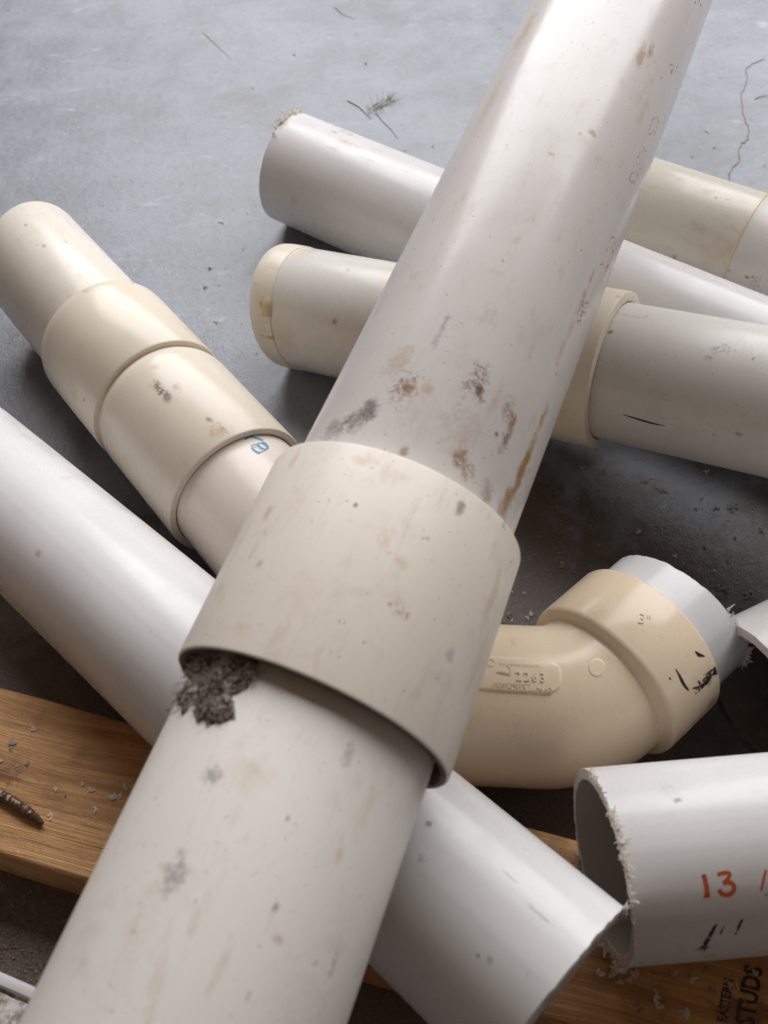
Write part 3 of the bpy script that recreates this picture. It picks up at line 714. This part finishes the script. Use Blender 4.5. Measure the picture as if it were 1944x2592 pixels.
burrs(pi_, PIx, DI, 92.0, 44.6, [(-140, -50), (-100, -60)], 100, M_shav, (2, 8), icut, (.25, .7), 21, .3)
burrs(pi_, PIx, DI, 92.0, 44.6, [(-60, 60)], 50, M_shav, (.6, 2.4), icut, (.15, .4), 22, .2)
burrs(pi_, PIx, DI, 92.5, 44.8, [(18, 40), (25, 34)], 110, M_shav, (2, 6), icut, (.3, .8), 23, .2)
burrs(pi_, PIx, DI, 92.0, 44.0, [(50, 115)], 150, M_shav, (3, 10), icut, (.35, .9), 24, .6)

# ================================================================== small things
def stick(name, px, rad, mat, label, cat, z=0.0, group=None, lift=1.0):
    pts = []
    for i in range(len(px) - 1):
        for t in (0, .25, .5, .75):
            pts.append((px[i][0] * (1 - t) + px[i + 1][0] * t, px[i][1] * (1 - t) + px[i + 1][1] * t))
    pts.append(px[-1])
    P = [on_plane(u, v, z) + Vector((0, 0, (rad + lift * abs(mnoise.noise(Vector((i * .4, u * .01, 0))))) * MM)) for i, (u, v) in enumerate(pts)]
    V, F = [], []; n = len(P)
    for i, q in enumerate(P):
        t = (P[min(i + 1, n - 1)] - P[max(i - 1, 0)]).normalized(); a = t.cross(Vector((0, 0, 1))).normalized(); b = t.cross(a)
        r = rad * MM * (1 - .6 * i / n)
        for k in range(6):
            w = k * math.pi / 3; V.append(q + (a * math.cos(w) + b * math.sin(w)) * r)
    for i in range(n - 1):
        for k in range(6): F.append((i * 6 + k, i * 6 + (k + 1) % 6, (i + 1) * 6 + (k + 1) % 6, (i + 1) * 6 + k))
    F.append(tuple(range(6))); F.append(tuple((n - 1) * 6 + k for k in reversed(range(6))))
    o = put(name, V, F, mat); tag(o, label, cat, group); return o
stick('twig', [(880, 256), (909, 272), (925, 288), (940, 302)], .42, M_twig, 'short dark twig on the floor left of the dry grass tuft', 'twig', group='twigs on the floor')
stick('twig', [(952, 288), (974, 314), (992, 330), (1006, 352)], .34, M_twig, 'thin dark twig on the floor below the dry grass tuft', 'twig', group='twigs on the floor')
stick('twig', [(515, 84), (545, 112), (586, 150)], .32, M_straw, 'thin pale twig lying alone on the floor at upper left', 'twig', group='twigs on the floor')
stick('twig', [(1910, 252), (1928, 245), (1946, 243)], .38, M_twig, 'dark twig on the floor beside the crack at the right edge', 'twig', group='twigs on the floor')
stick('straw', [(848, 20), (866, 36), (896, 49)], .45, M_straw, 'curved yellow straw near the top edge of the floor', 'straw')
# grass tuft
rnd = random.Random(5); V, F = [], []
for _ in range(90):
    t = rnd.random(); c = on_plane(930 + 65 * t + rnd.gauss(0, 6), 282 - 26 * t + rnd.gauss(0, 5)); c.z = rnd.uniform(.3, 3) * MM
    strand(V, F, c, (rnd.gauss(1, .6), rnd.gauss(.5, .7), rnd.gauss(.1, .3)), rnd.uniform(4, 14) * MM, rnd.uniform(.15, .4) * MM, 1.4, 6, rnd)
gt = put('grass_tuft', V, F, M_grass, smooth=False); tag(gt, 'small matted tuft of dry olive grass on the bright floor', 'grass')

# screw lying on the stud
s0, s1 = on_plane(-60, 1978, .041), on_plane(108, 2086, .0405)
dv = (s1 - s0); L = dv.length; dvn = dv.normalized()
mt = dvn.to_track_quat('Z', 'Y').to_matrix().to_4x4(); mt.translation = s0
V, F = [], []; NZ, K = 120, 16
for i in range(NZ + 1):
    z = L * i / NZ
    for k in range(K):
        a = 2 * math.pi * k / K
        tip = min(1, (L - z) / (12 * MM)) ** .6
        n_ = 1 + .22 * mnoise.noise(Vector((math.cos(a) * 1.5, math.sin(a) * 1.5, z * 900))) + .18 * mnoise.noise(Vector((math.cos(a) * 3, math.sin(a) * 3, z * 350)))
        r = 2.9 * (.25 + .75 * tip) * n_ * MM
        V.append((r * math.cos(a) + 1.2 * MM * math.sin(z * 60), r * math.sin(a), z))
for i in range(NZ):
    for k in range(K): F.append((i * K + k, i * K + (k + 1) % K, (i + 1) * K + (k + 1) % K, (i + 1) * K + k))
F.append(tuple(reversed(range(K)))); F.append(tuple(NZ * K + k for k in range(K)))
srt = empty('rusty_nail', (s0.x, s0.y, .038), 'dark rusty nail lying on the pine stud at the left edge', 'nail')
put('shank', V, F, M_steel, srt, mt)
V, F = [], []
for (r, z) in ((.2, -5.2), (5.0, -5.0), (5.2, -4.4), (2.2, -.6), (2.0, 1)):
    for k in range(24): V.append((r * MM * math.cos(2 * math.pi * k / 24), r * MM * math.sin(2 * math.pi * k / 24), z * MM))
for i in range(4):
    for k in range(24): F.append((i * 24 + k, i * 24 + (k + 1) % 24, (i + 1) * 24 + (k + 1) % 24, (i + 1) * 24 + k))
put('head', V, F, M_steel, srt, mt)

# white trim piece in the bottom left corner
ta, tb = on_plane(-60, 2432, .010), on_plane(108, 2505, .010)
tx = (tb - ta).normalized(); ty = Vector((-tx.y, tx.x, 0))
if ty.y > 0: ty = -ty
tm = Matrix((tx, -ty, Vector((0, 0, 1)))).transposed().to_4x4(); tm.translation = Vector((tb.x, tb.y, 0))
mt_ = NT('flaking_white_paint')
nn_ = mt_.noise(130, 5, .65); n3 = mt_.noise(45, 4)
cc = mt_.mix(mt_.ramp(nn_, .42, .62), (.30, .25, .20), (.66, .65, .63)); cc = mt_.mix(mt_.math('MULTIPLY', mt_.ramp(n3, .55, .72), .5), cc, (.30, .19, .10))
mt_.set(Base_Color=cc, Roughness=.75, Normal=mt_.bump(nn_, .002, .9))
secs = [(0, 0), (0, 8.5), (.8, 10), (3.2, 10.6), (5.6, 10), (6.4, 8.8), (6.8, 6.0), (8.2, 6.0), (8.8, 8.2), (12, 8.8), (60, 8.8), (60, 0)]
V, F = [], []; NL = 40
for i in range(NL + 1):
    x = -260 + 262 * i / NL
    for j, (y, z) in enumerate(secs):
        rough_ = (1.2 if j in (8, 9) else .15) * mnoise.noise(Vector((x * .15, j, 2)))
        V.append((x * MM, -(y + rough_) * MM, max(0, z + (rough_ * .5 if z > 0 else 0)) * MM))
ns = len(secs)
for i in range(NL):
    for j in range(ns): F.append((i * ns + j, (i + 1) * ns + j, (i + 1) * ns + (j + 1) % ns, i * ns + (j + 1) % ns))
F.append(tuple(range(ns))); F.append(tuple(NL * ns + j for j in reversed(range(ns))))
tr = put('trim_board', V, F, mt_.mat, None, tm, angle=30)
tr.data.materials.append(plain('white_gloss_paint', (.74, .74, .74), .35))
for p in tr.data.polygons:
    j = [v % ns for v in p.vertices]
    if max(j) <= 6 and len(j) == 4: p.material_index = 1
tag(tr, 'flaking white painted trim board with a smooth beaded edge in the bottom left corner', 'board')

# dirty fluff caught under the coupling rim
rnd = random.Random(11)
fl = empty('fluff_clump', hit(lower, 500, 1700)[0], 'dark fuzzy dirt clump caught at the left of the big coupling rim', 'dirt')
for nm, mat, n_, lmin, lmax in (('dark_fibres', M_dust_d, 700, 1.5, 5), ('pale_fibres', M_dust_l, 900, 1.4, 5)):
    V, F = [], []
    for _ in range(n_):
        u, v = rnd.choice(((495, 1690), (510, 1720), (540, 1745), (470, 1690), (575, 1720), (450, 1730), (610, 1690), (545, 1795), (535, 1670), (630, 1705), (515, 1770), (460, 1765)))
        hh = hit(lower, u + rnd.gauss(0, 17), v + rnd.gauss(0, 15))
        if not hh: continue
        strand(V, F, hh[0] + hh[1] * rnd.uniform(0, 2.5) * MM, hh[1] * rnd.uniform(0, .5) + Vector((rnd.gauss(0, 1), rnd.gauss(0, 1), rnd.gauss(0, .6))), rnd.uniform(lmin, lmax) * MM, rnd.uniform(.06, .34) * MM, 3.0, 5, rnd)
    for _ in range(n_ // 6):
        u, v = 418 + rnd.gauss(0, 10), 1765 + rnd.gauss(0, 14)
        hh = hit(lower, max(u, 462 - (v - 1740) * .5), v)
        if hh: strand(V, F, hh[0], Vector((-1, -.2, rnd.uniform(-.4, .5))) + hh[1] * .3, rnd.uniform(4, 10) * MM, rnd.uniform(.1, .3) * MM, 1.2, 5, rnd)
    put(nm, V, F, mat, fl, smooth=False)['kind'] = 'stuff'

V, F = [], []
for k in range(38):
    u, v = rnd.choice(((495, 1690), (505, 1725), (545, 1745), (470, 1695), (580, 1715), (455, 1735), (610, 1690), (545, 1795), (530, 1665), (625, 1700), (520, 1770), (465, 1760)))
    hh = hit(lower, u + rnd.gauss(0, 14), v + rnd.gauss(0, 12))
    if not hh: continue
    bm = bmesh.new(); bmesh.ops.create_icosphere(bm, subdivisions=3, radius=1)
    q = hh[1].to_track_quat('Z', 'Y').to_matrix(); s_ = rnd.uniform(2, 5); b = len(V)
    bm.verts.ensure_lookup_table()
    for w_ in bm.verts:
        n_ = 1 + .7 * mnoise.noise(w_.co * 1.7 + Vector((k, 0, 0))) + .45 * mnoise.noise(w_.co * 5 + Vector((0, k, 0)))
        V.append(hh[0] + q @ Vector((w_.co.x * s_ * n_, w_.co.y * s_ * n_, w_.co.z * s_ * .35 * n_)) * MM)
    F += [tuple(b + w_.index for w_ in f_.verts) for f_ in bm.faces]; bm.free()
m_l = NT('matted_dirt'); nl = m_l.noise(420, 4, .7)
m_l.set(Base_Color=m_l.mix(m_l.ramp(nl, .42, .68), (.075, .055, .046), (.42, .36, .32)), Roughness=.95, Normal=m_l.bump(nl, .002, .9))
put('matted_lumps', V, F, m_l.mat, fl)['kind'] = 'stuff'

# bigger shavings and chips one can pick out, each an object; shared meshes
def chip_mesh(i, mat):
    rnd = random.Random(100 + i); V, F = [], []
    for _ in range(rnd.choice((2, 3, 3))):
        strand(V, F, Vector((rnd.gauss(0, .6), rnd.gauss(0, .6), rnd.uniform(.4, 1.6))) * MM, (rnd.gauss(0, 1), rnd.gauss(0, 1), rnd.gauss(0, .35)), rnd.uniform(2.0, 4.5) * MM, rnd.uniform(.7, 1.3) * MM, 2.6, 6, rnd, up=Vector((0, 0, 1)))
    me = bpy.data.meshes.new('plastic_shaving'); me.from_pydata([(v.x, v.y, max(v.z, .02 * MM)) for v in V], [], F); me.update(); me.materials.append(mat)
    return me
CH_ = [chip_mesh(i, M_shav) for i in range(5)] + [chip_mesh(9 + i, M_shav_d) for i in range(4)]
zr = lambda x, y: (1250 + .4183 * x, 1150 + .4183 * y)
zl = lambda x, y: (.4822 * x, 450 + .4822 * y)
zw = lambda x, y: (.2712 * x, 1700 + .2712 * y)
zs = lambda x, y: (1600 + .2224 * x, 2100 + .2224 * y)
rnd = random.Random(21)
def scatter(lst, z, label, group, sc_=(.6, 1.3), soiled=.5):
    for (u, v, s) in lst:
        me = rnd.choice(CH_[5:] if rnd.random() < soiled else CH_[:5])
        o = bpy.data.objects.new('plastic_shaving', me); COL.objects.link(o)
        q = on_plane(u, v, z); o.location = q + Vector((0, 0, .0001))
        o.rotation_euler = (0, 0, rnd.uniform(0, 6.28)); k = s * rnd.uniform(.85, 1.15); o.scale = (k, k, k * .55)
        tag(o, label, 'shaving', group)
R_ = [(550, 85, .9), (675, 100, 1.0), (910, 165, .9), (960, 145, .7), (1015, 215, 1.0), (1285, 105, .9), (1265, 270, .5), (1025, 320, .9), (1220, 325, .7), (1330, 330, .9), (1430, 335, 1.1), (1475, 325, .9), (1410, 400, .5), (1545, 245, .9), (1460, 515, .7), (1270, 560, .7), (1620, 460, .7), (1100, 608, .9), (1415, 640, .9), (1360, 800, 1.1), (1405, 840, 1.4), (1550, 850, 1.0), (1330, 705, .6), (1465, 790, .6), (420, 665, 1.0), (325, 705, .7), (435, 280, .8), (880, 465, .7), (1370, 820, .8)]
scatter([(*zr(x, y), s * 1.25) for x, y, s in R_], 0, 'small pale plastic shaving on the shaded floor between the middle pipe and the elbow', 'shavings on the shaded floor', soiled=.75)
scatter([(*zr(x, y), s) for x, y, s in ((110, 835, .7), (190, 840, .6), (85, 985, 1.2), (70, 1010, 1.0), (110, 1020, .9), (235, 975, 1.1), (200, 985, .9))], 0, 'small pale plastic shaving heaped on the floor just above the elbow', 'shavings by the elbow', soiled=.7)
L_ = [(1095, 475, 1.1), (1070, 575, 1.3), (1140, 565, .8), (1130, 750, 1.0), (1270, 765, .6), (1345, 930, 1.1), (1270, 370, .7), (1155, 230, 1.0), (1300, 180, .9), (870, 465, .6), (1040, 715, .5), (625, 250, .5), (575, 265, .5)]
scatter([(*zl(x, y), s) for x, y, s in L_], 0, 'small white plastic shaving on the floor between the stepped pipe and the middle pipe', 'shavings on the left floor', soiled=.2)
T_ = [(862, 79, .7), (743, 139, .9), (927, 163, .8), (640, 222, .9), (520, 157, .5), (1262, 70, .8), (118, 168, .7), (40, 376, .6), (365, 380, .6), (200, 325, .5), (1026, 378, 1.0), (1096, 373, .6), (715, 280, .9), (460, 465, .5), (1787, 331, 1.3), (1773, 380, .6), (1792, 428, .7), (1753, 399, .7), (1806, 374, .6), (1934, 420, .7), (1797, 112, .6)]
scatter([(u, v, s) for u, v, s in T_], 0, 'small pale plastic shaving on the bright floor at the top of the picture', 'shavings on the bright floor', soiled=.35)
W_ = [(310, 545, .8), (100, 690, 1.0), (20, 815, 1.1), (275, 855, .9), (150, 900, .6), (765, 1040, .7), (845, 1105, 1.0), (890, 1295, .9), (460, 1335, 1.0), (620, 1165, .5), (520, 1090, .6), (1080, 1160, 1.4), (1120, 1130, 1.2), (1180, 1090, 1.2)]
scatter([(*zw(x, y), s * 1.05) for x, y, s in W_], TH * MM, 'small white plastic shaving on the pine stud left of the big pipe', 'shavings on the stud', soiled=.1)
S_ = [(430, 1650, .9), (490, 1620, .9), (700, 1690, 1.2), (690, 1740, .9), (870, 1810, 1.0), (820, 1600, .8), (1120, 1760, .8), (270, 1900, 1.0), (310, 2020, 1.1), (590, 2060, 1.2), (600, 2110, 1.0), (120, 2050, 1.2), (80, 2000, .9), (1430, 1640, 1.0), (-60, 1680, 1.5), (-100, 1720, 1.4), (-40, 1760, 1.2), (-200, 1600, 1.2), (-330, 1640, 1.2), (60, 1620, 1.0), (20, 1690, 1.3), (-10, 1600, 1.2)]
scatter([(*zs(x, y), s) for x, y, s in S_], TH * MM, 'white plastic shaving on the stamped stud below the numbered pipe', 'shavings below the numbered pipe', soiled=.25)
ls = stick('plastic_strand', [zs(1180, 1690), zs(1190, 1780), zs(1235, 1890), zs(1290, 1960)], .35, M_shav, 'long thin white plastic strand lying across the stamped letters', 'shaving', z=TH * MM)
# curl standing on the end of pipe C
hc = hit(pc, 1530, 2362)
if hc:
    V, F = [], []; rnd = random.Random(3)
    for k in range(3): strand(V, F, hc[0], hc[1] + Vector((-.7 - .2 * k, .9, .2)), 11 * MM, .7 * MM, .9, 9, rnd)
    put('plastic_curl', V, F, M_shav, pc, smooth=False)

# fine sawdust, too small to count
rnd = random.Random(77); V, F = [], []
def grain(c, s):
    b = len(V)
    for k in range(4): V.append(c + Vector((rnd.uniform(-1, 1), rnd.uniform(-1, 1), rnd.uniform(0, .7))) * s)
    F.extend([(b, b + 1, b + 2), (b, b + 2, b + 3), (b, b + 3, b + 1), (b + 1, b + 3, b + 2)])
for _ in range(1500):
    u, v = rnd.uniform(0, 1944), rnd.uniform(0, 2000)
    grain(on_plane(u, v), rnd.uniform(.15, .55) * MM * (1 + .4 * rnd.random()))
for _ in range(1800):
    u, v = rnd.gauss(1700, 190), rnd.gauss(1300, 120); grain(on_plane(u, v), rnd.uniform(.15, .7) * MM)
for _ in range(500):
    u, v = rnd.gauss(560, 70), rnd.gauss(780, 130); grain(on_plane(u, v), rnd.uniform(.15, .6) * MM)
sd = put('sawdust', V, F, M_shav_d, smooth=False); tag(sd, 'fine pale plastic sawdust scattered over the concrete floor', 'sawdust', kind='stuff')
V, F = [], []
for _ in range(9000):
    q = on_plane(rnd.uniform(-60, 420), rnd.uniform(2180, 2560))
    grain(q, rnd.choice((.35, .5, .5, .8, 1.5)) * rnd.uniform(.6, 1.2) * MM)
gr = put('grit', V, F, plain('dark_grit', (.20, .135, .09), .9, .8, 260), smooth=False); tag(gr, 'dark gritty dirt and debris on the floor in front of the stud', 'grit', kind='stuff')
